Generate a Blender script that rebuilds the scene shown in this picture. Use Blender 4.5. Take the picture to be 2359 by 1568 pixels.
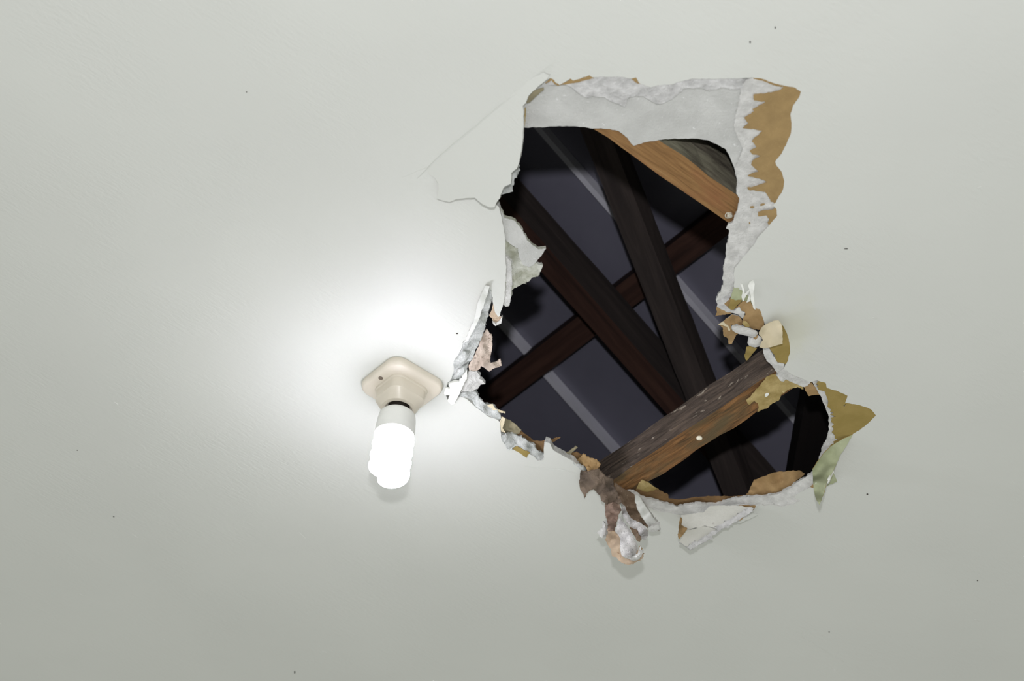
import bpy, bmesh, math, random
from mathutils import Vector, Matrix, noise
from mathutils.geometry import delaunay_2d_cdt
from math import radians, sin, cos, tan, pi

scene = bpy.context.scene
for o in list(bpy.data.objects):
    bpy.data.objects.remove(o)

# ------------------------------------------------------------------ camera
FPX, W, H = 3600.0, 2359.0, 1568.0
TILT, ROLL = radians(48.0), radians(5.5)          # zenith angle of the view axis, hand-held roll
CAM = Vector((0, 0, 1.55))
CEIL_Z = 1.55 + 1.4021
fw = Vector((0, sin(TILT), cos(TILT)))
r0, u0 = Vector((1, 0, 0)), Vector((0, -cos(TILT), sin(TILT)))
right = r0 * cos(ROLL) + u0 * sin(ROLL)
up = -r0 * sin(ROLL) + u0 * cos(ROLL)
cd = bpy.data.cameras.new('camera')
cam = bpy.data.objects.new('camera', cd)
scene.collection.objects.link(cam)
M = Matrix((right, up, -fw)).transposed().to_4x4()
M.translation = CAM
cam.matrix_world = M
cd.sensor_width = 36.0
cd.lens = FPX * 36.0 / W
cd.clip_start = 0.05
cd.dof.use_dof = True
cd.dof.focus_distance = 2.15
cd.dof.aperture_fstop = 6.3
scene.camera = cam

# ------------------------------------------------------------------ world, flash, exposure
world = bpy.data.worlds.new('room_light')
scene.world = world
world.use_nodes = True
bg = world.node_tree.nodes['Background']
bg.inputs['Color'].default_value = (0.985, 1.0, 0.935, 1)
bg.inputs['Strength'].default_value = 0.515
fl = bpy.data.lights.new('camera_flash', 'SPOT')
fl.energy = 76.0
fl.color = (0.96, 0.95, 1.0)
fl.spot_size = radians(75)
fl.spot_blend = 0.4
fl.shadow_soft_size = 0.018
flash = bpy.data.objects.new('camera_flash', fl)
scene.collection.objects.link(flash)
MF = M.copy()
MF.translation = CAM + up * 0.15 + fw * 0.02
flash.matrix_world = MF
BULB_STRENGTH = 43.0
vs = scene.view_settings
vs.view_transform = 'Standard'
vs.look = 'None'
vs.exposure = 0.0
vs.gamma = 1.0
vs.use_curve_mapping = False

# ------------------------------------------------------------------ helpers
def ray(x, y):
    return right * ((x - W / 2) / FPX) - up * ((y - H / 2) / FPX) + fw

def at(x, y, h=0.0):
    """World point on the level h metres above the painted ceiling face."""
    d = ray(x, y)
    return CAM + d * ((CEIL_Z + h - CAM.z) / d.z)

ux = (at(1744, 948) - at(1465, 1129)).normalized()     # direction of the near ceiling joist
ux.z = 0; ux.normalize()
vx = Vector((-ux.y, ux.x, 0))
if vx.y < 0: vx = -vx
P0 = at(1450, 750)

def crop(x0, y0, k):
    def f(s):
        out = []
        for t in s.split():
            a = [float(q) for q in t.split(',')]
            out.append((x0 + a[0] / k, y0 + a[1] / k) + tuple(a[2:]))
        return out
    return f
px = crop(0, 0, 1)
c1 = crop(1150, 150, 3.136); c2 = crop(960, 370, 3.92); c3 = crop(980, 630, 3.484)
c4 = crop(1600, 620, 2.851); c5 = crop(1300, 1000, 3.574)
d2 = crop(1080, 700, 3.733); d3 = crop(1450, 860, 4.9)
d5 = crop(900, 100, 3.92); d6 = crop(1360, 1060, 6.03); d7 = crop(1640, 630, 6.272); d8 = crop(1180, 160, 6.03)
e1 = crop(1700, 860, 4.9)

def rnd2(x, y, s=0.0):
    return noise.noise(Vector((x, y, s)))

def roughen(poly, amp, step, seed):
    rs = random.Random(seed)
    out = []
    n = len(poly)
    for i in range(n):
        a, b = Vector(poly[i][:2]), Vector(poly[(i + 1) % n][:2])
        L = (b - a).length
        if L < 1e-4: continue
        k = max(1, int(L / step))
        nrm = Vector((-(b - a).y, (b - a).x)) / L
        for j in range(k):
            p = a + (b - a) * (j / k)
            d = 0.0
            if j: d = amp * (rs.uniform(-1, 1) * 0.55 + 1.3 * rnd2(p.x * .13, p.y * .13, seed * 7.1))
            out.append((p + nrm * d).to_tuple())
    return out

def pip(x, y, poly):
    c = False
    j = len(poly) - 1
    for i in range(len(poly)):
        xi, yi = poly[i][0], poly[i][1]
        xj, yj = poly[j][0], poly[j][1]
        if (yi > y) != (yj > y) and x < (xj - xi) * (y - yi) / (yj - yi) + xi: c = not c
        j = i
    return c

def seg_dist(x, y, poly):
    best = 1e9
    n = len(poly)
    for i in range(n):
        ax, ay = poly[i][0], poly[i][1]; bx, by = poly[(i + 1) % n][0], poly[(i + 1) % n][1]
        dx, dy = bx - ax, by - ay
        L = dx * dx + dy * dy
        t = 0 if L == 0 else max(0, min(1, ((x - ax) * dx + (y - ay) * dy) / L))
        d = (x - ax - t * dx) ** 2 + (y - ay - t * dy) ** 2
        if d < best: best = d
    return math.sqrt(best)

def link(ob, parent=None):
    scene.collection.objects.link(ob)
    if parent: ob.parent = parent
    return ob

def mesh_obj(name, verts, faces, mats, fmat=None, parent=None, smooth=False):
    """One mesh object whose origin sits at the middle of its vertices; verts in world coordinates."""
    c = sum(verts, Vector()) / len(verts)
    me = bpy.data.meshes.new(name)
    me.from_pydata([(v - c).to_tuple() for v in verts], [], faces)
    for m in mats: me.materials.append(m)
    if fmat:
        for p, i in zip(me.polygons, fmat): p.material_index = i
    if smooth:
        for p in me.polygons: p.use_smooth = True
    me.update()
    o = bpy.data.objects.new(name, me)
    o.location = c - (parent_origin(parent) if parent else Vector())
    return link(o, parent)

def parent_origin(p):
    v = Vector()
    while p:
        v += p.location; p = p.parent
    return v

def tag(o, label=None, cat=None, group=None, kind=None):
    if label: o['label'] = label
    if cat: o['category'] = cat
    if group: o['group'] = group
    if kind: o['kind'] = kind
    return o

# ------------------------------------------------------------------ materials
def nodes_of(name):
    m = bpy.data.materials.new(name)
    m.use_nodes = True
    nt = m.node_tree
    b = nt.nodes['Principled BSDF']
    return m, nt, b

def N(nt, t, **kw):
    n = nt.nodes.new(t)
    for k, v in kw.items():
        if k in n.inputs.keys(): n.inputs[k].default_value = v
        else: setattr(n, k, v)
    return n

def ramp(nt, fac, stops):
    r = nt.nodes.new('ShaderNodeValToRGB')
    els = r.color_ramp.elements
    while len(els) < len(stops): els.new(0.5)
    for e, (p, c) in zip(els, stops):
        e.position = p; e.color = (*c, 1)
    nt.links.new(fac, r.inputs['Fac'])
    return r

def srgb(r, g, b):
    f = lambda c: ((c / 255 + 0.055) / 1.055) ** 2.4 if c > 10 else c / 255 / 12.92
    return (f(r), f(g), f(b))

def mul(c, k): return tuple(x * k for x in c)

def grainy(name, c_a, c_b, scale=40, bump=0.3, bscale=300, rough=0.9, speck=None, lo=.35, hi=.65, dist=.002, spec=.25):
    m, nt, b = nodes_of(name)
    tc = N(nt, 'ShaderNodeTexCoord')
    n1 = N(nt, 'ShaderNodeTexNoise', Scale=scale, Detail=6.0, Roughness=0.6)
    nt.links.new(tc.outputs['Object'], n1.inputs['Vector'])
    r = ramp(nt, n1.outputs['Fac'], [(lo, c_a), (hi, c_b)])
    col = r.outputs['Color']
    if speck:
        sc, colr, th = speck
        n2 = N(nt, 'ShaderNodeTexNoise', Scale=sc, Detail=3.0, Roughness=0.7)
        nt.links.new(tc.outputs['Object'], n2.inputs['Vector'])
        r2 = ramp(nt, n2.outputs['Fac'], [(th, (0, 0, 0)), (th + .05, (1, 1, 1))])
        mx = N(nt, 'ShaderNodeMix', data_type='RGBA')
        nt.links.new(r2.outputs['Color'], mx.inputs[0])
        nt.links.new(col, mx.inputs[6]); mx.inputs[7].default_value = (*colr, 1)
        col = mx.outputs[2]
    nt.links.new(col, b.inputs['Base Color'])
    b.inputs['Roughness'].default_value = rough
    b.inputs['Specular IOR Level'].default_value = spec
    n3 = N(nt, 'ShaderNodeTexNoise', Scale=bscale, Detail=6.0, Roughness=0.72)
    nt.links.new(tc.outputs['Object'], n3.inputs['Vector'])
    bp = N(nt, 'ShaderNodeBump', Strength=min(1.0, bump * 1.6), Distance=dist * 1.3)
    nt.links.new(n3.outputs['Fac'], bp.inputs['Height'])
    nt.links.new(bp.outputs['Normal'], b.inputs['Normal'])
    return m

PAINT = srgb(208, 210, 204)

def paint_material(name, stain_at=None):
    m, nt, b = nodes_of(name)
    tc = N(nt, 'ShaderNodeTexCoord')
    geo = N(nt, 'ShaderNodeNewGeometry')
    # broad, faint unevenness of the coat
    n1 = N(nt, 'ShaderNodeTexNoise', Scale=3.0, Detail=4.0)
    nt.links.new(geo.outputs['Position'], n1.inputs['Vector'])
    r = ramp(nt, n1.outputs['Fac'], [(.3, mul(PAINT, .97)), (.7, mul(PAINT, 1.02))])
    col = r.outputs['Color']
    if stain_at:
        # faint yellow water stain with ragged border, right of the hole
        s0, sx, sy = stain_at
        n2 = N(nt, 'ShaderNodeTexNoise', Scale=14.0, Detail=6.0, Roughness=.65)
        nt.links.new(geo.outputs['Position'], n2.inputs['Vector'])
        sub = N(nt, 'ShaderNodeVectorMath', operation='SUBTRACT')
        nt.links.new(geo.outputs['Position'], sub.inputs[0]); sub.inputs[1].default_value = s0
        div = N(nt, 'ShaderNodeVectorMath', operation='MULTIPLY')
        nt.links.new(sub.outputs[0], div.inputs[0]); div.inputs[1].default_value = (1 / sx, 1 / sy, 1)
        ln = N(nt, 'ShaderNodeVectorMath', operation='LENGTH')
        nt.links.new(div.outputs[0], ln.inputs[0])
        ad = N(nt, 'ShaderNodeMath', operation='MULTIPLY_ADD')
        nt.links.new(n2.outputs['Fac'], ad.inputs[0]); ad.inputs[1].default_value = .9
        nt.links.new(ln.outputs['Value'], ad.inputs[2])
        r2 = ramp(nt, ad.outputs[0], [(.55, (.55, .55, .55)), (1.0, (0, 0, 0))])
        r2.color_ramp.elements[0].position = .6
        mx = N(nt, 'ShaderNodeMix', data_type='RGBA')
        nt.links.new(r2.outputs['Color'], mx.inputs[0])
        nt.links.new(col, mx.inputs[6]); mx.inputs[7].default_value = (*srgb(203, 203, 182), 1)
        col = mx.outputs[2]
    nt.links.new(col, b.inputs['Base Color'])
    b.inputs['Roughness'].default_value = 0.55
    b.inputs['Specular IOR Level'].default_value = 0.5
    # brush texture: long fine strokes plus orange peel
    mr = N(nt, 'ShaderNodeMapping')
    mr.inputs['Rotation'].default_value = (0, 0, radians(-34))
    nt.links.new(geo.outputs['Position'], mr.inputs['Vector'])
    mp = N(nt, 'ShaderNodeMapping')
    mp.inputs['Scale'].default_value = (70, 210, 60)
    nt.links.new(mr.outputs['Vector'], mp.inputs['Vector'])
    n3 = N(nt, 'ShaderNodeTexNoise', Scale=1.0, Detail=5.0, Roughness=.6, Distortion=.4)
    nt.links.new(mp.outputs['Vector'], n3.inputs['Vector'])
    n4 = N(nt, 'ShaderNodeTexNoise', Scale=9.0, Detail=3.0)
    nt.links.new(geo.outputs['Position'], n4.inputs['Vector'])
    mu = N(nt, 'ShaderNodeMath', operation='MULTIPLY')
    nt.links.new(n3.outputs['Fac'], mu.inputs[0])
    r4 = ramp(nt, n4.outputs['Fac'], [(.40, (.25, .25, .25)), (.68, (1, 1, 1))])
    nt.links.new(r4.outputs['Color'], mu.inputs[1])
    n5 = N(nt, 'ShaderNodeTexNoise', Scale=2.2, Detail=2.0)
    nt.links.new(geo.outputs['Position'], n5.inputs['Vector'])
    ad2 = N(nt, 'ShaderNodeMath', operation='MULTIPLY_ADD')
    nt.links.new(n5.outputs['Fac'], ad2.inputs[0]); ad2.inputs[1].default_value = 3.0
    nt.links.new(mu.outputs[0], ad2.inputs[2])
    bp = N(nt, 'ShaderNodeBump', Strength=.36, Distance=.0022)
    nt.links.new(ad2.outputs[0], bp.inputs['Height'])
    nt.links.new(bp.outputs['Normal'], b.inputs['Normal'])
    return m

def wood(name, stops, fleck=None, gscale=(3.0, 55.0, 55.0), patch=None, bump=.5, rough=.85, ring=0.0):
    m, nt, b = nodes_of(name)
    tc = N(nt, 'ShaderNodeTexCoord')
    mp = N(nt, 'ShaderNodeMapping')
    mp.inputs['Scale'].default_value = gscale
    nt.links.new(tc.outputs['Object'], mp.inputs['Vector'])
    n1 = N(nt, 'ShaderNodeTexNoise', Scale=1.0, Detail=8.0, Roughness=.68, Distortion=.7)
    nt.links.new(mp.outputs['Vector'], n1.inputs['Vector'])
    r = ramp(nt, n1.outputs['Fac'], stops)
    col = r.outputs['Color']
    if patch:
        pc, psc, lo, hi = patch
        mp2 = N(nt, 'ShaderNodeMapping')
        mp2.inputs['Scale'].default_value = (psc * .3, psc, psc)
        nt.links.new(tc.outputs['Object'], mp2.inputs['Vector'])
        n2 = N(nt, 'ShaderNodeTexNoise', Scale=1.0, Detail=5.0, Roughness=.6)
        nt.links.new(mp2.outputs['Vector'], n2.inputs['Vector'])
        r2 = ramp(nt, n2.outputs['Fac'], [(lo, (0, 0, 0)), (hi, (1, 1, 1))])
        mx = N(nt, 'ShaderNodeMix', data_type='RGBA', blend_type='MIX')
        nt.links.new(r2.outputs['Color'], mx.inputs[0])
        nt.links.new(col, mx.inputs[6]); mx.inputs[7].default_value = (*pc, 1)
        col = mx.outputs[2]
    if fleck:
        fc, fs, th = fleck
        mp3 = N(nt, 'ShaderNodeMapping')
        mp3.inputs['Scale'].default_value = (fs * .45, fs, fs)
        nt.links.new(tc.outputs['Object'], mp3.inputs['Vector'])
        n3 = N(nt, 'ShaderNodeTexNoise', Scale=1.0, Detail=3.0, Roughness=.55)
        nt.links.new(mp3.outputs['Vector'], n3.inputs['Vector'])
        r3 = ramp(nt, n3.outputs['Fac'], [(th, (0, 0, 0)), (th + .04, (.75, .75, .75))])
        mx = N(nt, 'ShaderNodeMix', data_type='RGBA')
        nt.links.new(r3.outputs['Color'], mx.inputs[0])
        nt.links.new(col, mx.inputs[6]); mx.inputs[7].default_value = (*fc, 1)
        col = mx.outputs[2]
    nt.links.new(col, b.inputs['Base Color'])
    b.inputs['Roughness'].default_value = rough
    b.inputs['Specular IOR Level'].default_value = .2
    bp = N(nt, 'ShaderNodeBump', Strength=bump, Distance=.002)
    nt.links.new(n1.outputs['Fac'], bp.inputs['Height'])
    nt.links.new(bp.outputs['Normal'], b.inputs['Normal'])
    return m

def plain(name, c, rough=.5, spec=.4, bump=0.0):
    m, nt, b = nodes_of(name)
    tc = N(nt, 'ShaderNodeTexCoord')
    n1 = N(nt, 'ShaderNodeTexNoise', Scale=30.0, Detail=3.0)
    nt.links.new(tc.outputs['Object'], n1.inputs['Vector'])
    r = ramp(nt, n1.outputs['Fac'], [(.3, mul(c, .96)), (.7, mul(c, 1.02))])
    nt.links.new(r.outputs['Color'], b.inputs['Base Color'])
    b.inputs['Roughness'].default_value = rough
    b.inputs['Specular IOR Level'].default_value = spec
    return m

s0 = at(1830, 770)
m_paint = paint_material('pale_green_ceiling_paint', (s0, .085, .14))
m_paint2 = paint_material('pale_green_paint_flap')
m_gyp = grainy('white_gypsum', srgb(208, 208, 204), srgb(238, 238, 234), 60, .55, 220, dist=.003)
m_gyp_rough = grainy('rough_white_gypsum', srgb(200, 200, 198), srgb(240, 240, 238), 70, .9, 140, dist=.004)
m_gyp_grey = grainy('smooth_grey_white_gypsum', srgb(196, 197, 193), srgb(213, 214, 210), 22, .5, 330, dist=.0018, speck=(160, srgb(232, 233, 231), .66))
m_gyp_flap = grainy('beige_white_plaster_face', srgb(198, 198, 188), srgb(212, 212, 203), 18, .3, 260, dist=.0015, speck=(40, srgb(170, 166, 156), .70))
m_gyp_green = grainy('greenish_plaster', srgb(176, 178, 158), srgb(222, 224, 214), 45, .8, 160, dist=.003, speck=(320, srgb(120, 122, 100), .70))
m_gyp_cut = grainy('cut_plaster_grey', srgb(168, 172, 168), srgb(226, 229, 226), 55, .9, 120, dist=.004, speck=(150, srgb(132, 134, 130), .68))
m_gyp_spot = grainy('white_plaster_with_mould_specks', srgb(190, 188, 186), srgb(236, 234, 232), 30, .5, 250, speck=(620, srgb(104, 100, 97), .60))
m_gyp_side = grainy('broken_gypsum_edge', srgb(206, 206, 200), srgb(240, 240, 236), 80, .8, 200, dist=.003)
m_brown = grainy('tan_backing_paper', srgb(148, 124, 84), srgb(164, 138, 94), 40, .25, 500, dist=.001, speck=(700, srgb(180, 154, 110), .64))
m_olive = grainy('olive_backing_paper', srgb(142, 124, 68), srgb(158, 138, 82), 25, .25, 500, dist=.001, speck=(600, srgb(160, 132, 84), .64))
m_olive_pale = grainy('pale_olive_backing_paper', srgb(150, 130, 76), srgb(190, 170, 118), 40, .5, 160, dist=.002, speck=(90, srgb(206, 192, 150), .66))
m_tan = grainy('tan_brown_torn_paper', srgb(150, 122, 82), srgb(174, 145, 103), 30, .4, 250, dist=.0015)
m_dkbrown = grainy('dark_brown_backing_paper', srgb(110, 86, 56), srgb(140, 110, 74), 30, .4, 200, dist=.002)
m_peach = grainy('peach_tan_paper', srgb(176, 156, 134), srgb(198, 177, 152), 26, .3, 200, dist=.002, speck=(60, srgb(160, 128, 104), .66))
m_pink = grainy('pinkish_paper', srgb(176, 160, 146), srgb(204, 190, 176), 40, .5, 160, dist=.002, speck=(50, srgb(150, 134, 124), .62))
m_stain = grainy('stained_grey_brown_paper', srgb(74, 66, 58), srgb(150, 132, 114), 16, .6, 120, dist=.003, lo=.36, hi=.66)
m_stain2 = grainy('brown_fibrous_paper', srgb(112, 92, 74), srgb(158, 138, 116), 26, .6, 160, dist=.002, speck=(220, srgb(182, 166, 144), .64))
m_neck = grainy('mauve_brown_paper', srgb(122, 102, 90), srgb(164, 142, 126), 30, .5, 120, dist=.002)
m_cream = grainy('cream_paper', srgb(200, 188, 158), srgb(212, 201, 173), 16, .15, 300, dist=.001)
m_greyolive = grainy('grey_olive_paper', srgb(120, 114, 92), srgb(146, 138, 112), 30, .4, 200, dist=.001)
m_tongue = grainy('olive_green_painted_paper', srgb(152, 158, 124), srgb(176, 182, 150), 12, .2, 200, dist=.0015)
m_chip = grainy('white_paint_chip', srgb(226, 228, 220), srgb(240, 241, 236), 60, .3, 300, dist=.001)
m_speck = plain('dark_insect_spot', srgb(70, 66, 60), .8)
m_plastic = plain('cream_white_plastic', srgb(218, 210, 194), .38, .5)
m_cap = plain('white_lamp_collar_plastic', srgb(234, 235, 230), .4, .5)
m_dark = plain('socket_hollow_shade', srgb(42, 36, 30), .6)
m_steel = plain('bright_nail_steel', srgb(200, 196, 180), .35, .6)
m_nailpaint = plain('pale_nail_head', srgb(240, 236, 216), .5)

m_tim_bot = wood('orange_brown_timber', [(.26, srgb(48, 35, 25)), (.40, srgb(94, 69, 44)), (.54, srgb(130, 94, 58)), (.74, srgb(160, 120, 78))],
                 patch=(srgb(96, 82, 58), 30, .46, .62), gscale=(16, 150, 150), bump=1.0)
m_tim_side = wood('weathered_grey_timber', [(.28, srgb(50, 44, 40)), (.46, srgb(88, 78, 70)), (.62, srgb(112, 98, 86)), (.78, srgb(142, 124, 104))],
                  fleck=(srgb(196, 184, 166), 95, .63), gscale=(16, 150, 150), bump=1.0)
m_tim2_bot = wood('sawn_golden_timber', [(.26, srgb(96, 68, 42)), (.42, srgb(132, 99, 62)), (.58, srgb(148, 113, 72)), (.68, srgb(162, 128, 86)), (.78, srgb(206, 180, 142))],
                  patch=(srgb(138, 88, 60), 16, .54, .74), gscale=(14, 260, 260), bump=1.0)
m_tim2_side = wood('grey_green_timber', [(.28, srgb(52, 48, 44)), (.44, srgb(94, 88, 76)), (.6, srgb(130, 126, 108)), (.76, srgb(112, 98, 88))],
                   patch=(srgb(146, 144, 122), 26, .48, .66), gscale=(9, 60, 60), bump=1.0)  # sides darker and greyer than the golden underside
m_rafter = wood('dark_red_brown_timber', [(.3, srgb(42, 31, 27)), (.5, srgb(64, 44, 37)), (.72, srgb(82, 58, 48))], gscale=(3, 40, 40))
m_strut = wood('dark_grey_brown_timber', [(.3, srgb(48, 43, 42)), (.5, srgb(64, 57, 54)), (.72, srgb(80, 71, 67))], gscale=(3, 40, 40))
m_black = wood('black_timber', [(.3, srgb(14, 11, 10)), (.7, srgb(24, 19, 17))], gscale=(3, 40, 40))  # near-black wood colour with faint grain
m_roof = grainy('grey_lilac_metal_sheet', srgb(112, 111, 124), srgb(124, 123, 137), 3, .05, 30, rough=.36, spec=.9)
m_seam = grainy('lit_metal_seam', srgb(206, 206, 214), srgb(220, 220, 228), 6, .05, 40, rough=.45)  # paler than the sheets: caught flash and bulb light put into the colour
m_wall = grainy('grey_added_wall', srgb(110, 106, 100), srgb(132, 128, 120), 8, .3, 60)

def emissive(name, col, s):
    m, nt, b = nodes_of(name)
    b.inputs['Base Color'].default_value = (.9, .9, .9, 1)
    b.inputs['Emission Color'].default_value = (*col, 1)
    b.inputs['Emission Strength'].default_value = s
    return m
m_bulb = emissive('glowing_fluorescent_tube', (.915, .90, 1.0), BULB_STRENGTH)

# ------------------------------------------------------------------ the ceiling board with its hole
HOLE = (d5('1410,330 1330,395 1215,500 1172,620 1165,760 1145,900 1115,1040 1065,1170 1000,1280 965,1380 935,1462')
        + c2('716,400 738,412 760,490 780,580 800,700 800,900 806,1000 800,1150 780,1300 752,1392 738,1412 712,1380 690,1290 676,1200 655,1150 638,1128')
        + c3('470,140 430,260 400,370 330,535 303,552 300,590 240,690 225,720 230,770 210,840 190,880 165,915 160,960 180,1015 215,1040 240,1005 270,980 330,1005 380,1050 440,1098 510,1150 570,1168 595,1190 603,1270 612,1330 650,1380 700,1412 790,1425 860,1460 900,1500 948,1495 950,1400 965,1350 1000,1362 1030,1420 1140,1480')
        + d2('850,1325 900,1350 975,1440')
        + c5('150,330 200,380 300,470 420,500 570,498 640,560 690,600 760,630 900,655 960,668 1200,640 1440,600 1580,587 1720,580 1790,595 1890,575 1942,545 1890,520 1930,482 2045,428')
        + c4('800,1390 840,1280 900,1215 985,1130 1040,1082 1080,1060 1130,1020 1192,960 1160,920 1080,890 990,875 1005,830 940,800 870,780 860,745 800,727 760,742 640,692 588,652')
        + d7('1050,1350 1100,1260 1130,1130 1120,1000 1090,880 1040,770 965,685 880,690 765,735 750,690 720,590 690,515 625,500 600,420 540,330 430,240 322,200 325,130 318,0')
        + c1('1700,1470 1760,1390 1838,1300 1870,1245 1950,1160 2008,1090 2005,1045 1978,1010 2000,990 2050,900 2060,840 2040,770 2000,720 1995,695 2040,640 2075,570 2108,490 2112,420 2105,350 2120,300 2165,235 2180,190 2130,160 2060,148 2000,135 1900,98 1830,90 1700,95 1620,98 1500,100 1390,98 1310,118 1240,140')
        + d8('2020,220 1930,250 1850,225 1770,195 1720,110 1650,128 1540,105 1360,100 1110,108 1075,80 950,125 845,155 810,125 700,190 660,215 600,180 560,130 530,120'))

hole_r = roughen([p[:2] for p in HOLE], .9, 4.0, 5)

def build_ceiling():
    corners = [P0 + ux * a + vx * b for a, b in ((-4.2, -7.2), (4.2, -7.2), (4.2, 3.0), (-4.2, 3.0))]
    pts2, zs = [], []
    hp = [at(x, y) for x, y in hole_r]
    p2 = [Vector((p.x, p.y)) for p in corners] + [Vector((p.x, p.y)) for p in hp]
    nh = len(hp)
    edges = [(i, (i + 1) % 4) for i in range(4)] + [(4 + i, 4 + (i + 1) % nh) for i in range(nh)]
    vo, eo, fo, _, _, _ = delaunay_2d_cdt(p2, edges, [], 0, 1e-7)
    hpoly = [(p.x, p.y) for p in hp]
    faces = [f for f in fo if not pip(sum(vo[i].x for i in f) / 3, sum(vo[i].y for i in f) / 3, hpoly)]
    n = len(vo)
    verts = [Vector((p.x, p.y, CEIL_Z)) for p in vo] + [Vector((p.x, p.y, CEIL_Z + .010)) for p in vo]
    F, fm, cnt = [], [], {}
    for f in faces:
        a, b_, c = f
        nz = (vo[b_] - vo[a]).cross(vo[c] - vo[a])
        if nz > 0: f = (a, c, b_)                 # front face looks down
        F.append(tuple(f)); fm.append(0)
        F.append(tuple(i + n for i in reversed(f))); fm.append(1)
        for k in range(3):
            e = (f[k], f[(k + 1) % 3])
            cnt[e] = 1
    for (a, b_) in list(cnt):
        if (b_, a) not in cnt:
            F.append((b_, a, a + n, b_ + n)); fm.append(1)
    me = bpy.data.meshes.new('ceiling')
    org = at(1450, 700)
    me.from_pydata([(v - org).to_tuple() for v in verts], [], F)
    me.materials.append(m_paint); me.materials.append(m_gyp_side)
    for p, i in zip(me.polygons, fm): p.material_index = i
    me.update()
    o = bpy.data.objects.new('ceiling', me)
    o.location = org
    link(o)
    return tag(o, 'pale green painted plasterboard ceiling with a large ragged hole broken through it', kind='structure')

ceiling = build_ceiling()

SEED = [10]
def sheet(name, poly, h, mat, thick=.001, amp=0.0, nscale=.05, cell=7.0, rg=1.2, side=None, back=None, parent=None, label=None, edge=None, smooth=True, tuck=None, flat=False):
    """A torn sheet or lump: outline traced on its own level h (constant, or a list of (x, y, h) controls), with real thickness."""
    SEED[0] += 1
    sd = SEED[0]
    if tuck is None: tuck = isinstance(h, float) and 0 <= h < .001 and name == 'torn_paper'
    rs = random.Random(sd)
    poly = [p[:2] for p in poly]
    out = roughen(poly, rg, max(2.5, min(5.0, cell * .7)), sd)
    if tuck:
        # the torn layer runs on a little way behind the paint edge of the hole
        nh = len(HOLE)
        for i, (x, y) in enumerate(out):
            best = None
            for k in range(nh):
                ax, ay = HOLE[k][0], HOLE[k][1]; bx, by = HOLE[(k + 1) % nh][0], HOLE[(k + 1) % nh][1]
                dx, dy = bx - ax, by - ay
                L = dx * dx + dy * dy
                if L < 1e-6: continue
                t = max(0, min(1, ((x - ax) * dx + (y - ay) * dy) / L))
                d = math.hypot(x - ax - t * dx, y - ay - t * dy)
                if best is None or d < best[0]:
                    l = math.sqrt(L); best = (d, -dy / l, dx / l, ax + t * dx, ay + t * dy)
            if best[0] < 7:
                nx, ny = best[1], best[2]
                if pip(best[3] + nx * 1.5, best[4] + ny * 1.5, HOLE): nx, ny = -nx, -ny
                out[i] = (x + nx * 6, y + ny * 6)
    xs = [p[0] for p in out]; ys = [p[1] for p in out]
    pts = [Vector(p) for p in out]
    no = len(pts)
    y = min(ys)
    while y < max(ys):
        x = min(xs)
        while x < max(xs):
            qx, qy = x + rs.uniform(-.3, .3) * cell, y + rs.uniform(-.3, .3) * cell
            if pip(qx, qy, out) and seg_dist(qx, qy, out) > cell * .45: pts.append(Vector((qx, qy)))
            x += cell
        y += cell
    vo, eo, fo, _, _, _ = delaunay_2d_cdt(pts, [(i, (i + 1) % no) for i in range(no)], [], 0, 1e-4)
    tris = [f for f in fo if pip(sum(vo[i].x for i in f) / 3, sum(vo[i].y for i in f) / 3, out)]
    soft = max(4.0, (0.05 * math.hypot(max(xs) - min(xs), max(ys) - min(ys))) ** 2)
    plane = None
    if flat:
        # least-squares plane through the level controls
        mx_, my_, mh_ = (sum(q[i] for q in h) / len(h) for i in range(3))
        sxx = sum((q[0] - mx_) ** 2 for q in h); syy = sum((q[1] - my_) ** 2 for q in h)
        sxy = sum((q[0] - mx_) * (q[1] - my_) for q in h)
        sxh = sum((q[0] - mx_) * (q[2] - mh_) for q in h); syh = sum((q[1] - my_) * (q[2] - mh_) for q in h)
        dt = sxx * syy - sxy * sxy
        plane = (mh_, mx_, my_, (sxh * syy - syh * sxy) / dt, (syh * sxx - sxh * sxy) / dt)
    def hh(x, y):
        if plane: v = plane[0] + plane[3] * (x - plane[1]) + plane[4] * (y - plane[2])
        elif isinstance(h, (int, float)): v = h
        else:
            sw = sv = 0.0
            for (cx, cy, ch) in h:
                w = 1.0 / (((x - cx) ** 2 + (y - cy) ** 2) + soft) ** 1.3
                sw += w; sv += w * ch
            v = sv / sw
        if v < -.015 and not flat: v += (v + .015) * .5
        if amp:
            q = Vector((x * nscale, y * nscale, sd * 3.3))
            v += amp * (noise.noise(q) + .6 * noise.noise(q * 2.3) + .35 * noise.noise(q * 5.1))
        if edge:
            # edge = (drop, width): the surface rises away from the viewer near its border
            dd = seg_dist(x, y, out)
            if dd < edge[1]: v += edge[0] * (1 - dd / edge[1]) ** 2
        return v
    front = [at(p.x, p.y, hh(p.x, p.y)) for p in vo]
    nn = [Vector() for _ in front]
    F = []
    for f in tris:
        a, b_, c = (front[i] for i in f)
        nr = (b_ - a).cross(c - a)
        if nr.dot(CAM - a) < 0:
            f = (f[0], f[2], f[1]); nr = -nr
        F.append(tuple(f))
        for i in f: nn[i] += nr
    n = len(front)
    bk = []
    for p, nr in zip(front, nn):
        if nr.length == 0: nr = CAM - p
        nr = nr.normalized()
        bk.append(p - nr * thick)
    faces, fm = [], []
    es = {}
    for f in F:
        faces.append(f); fm.append(0)
        faces.append(tuple(i + n for i in reversed(f))); fm.append(2)
        for k in range(3): es[(f[k], f[(k + 1) % 3])] = 1
    for (a, b_) in list(es):
        if (b_, a) not in es:
            faces.append((b_, a, a + n, b_ + n)); fm.append(1)
    used = sorted({i for f in faces for i in f})
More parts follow.
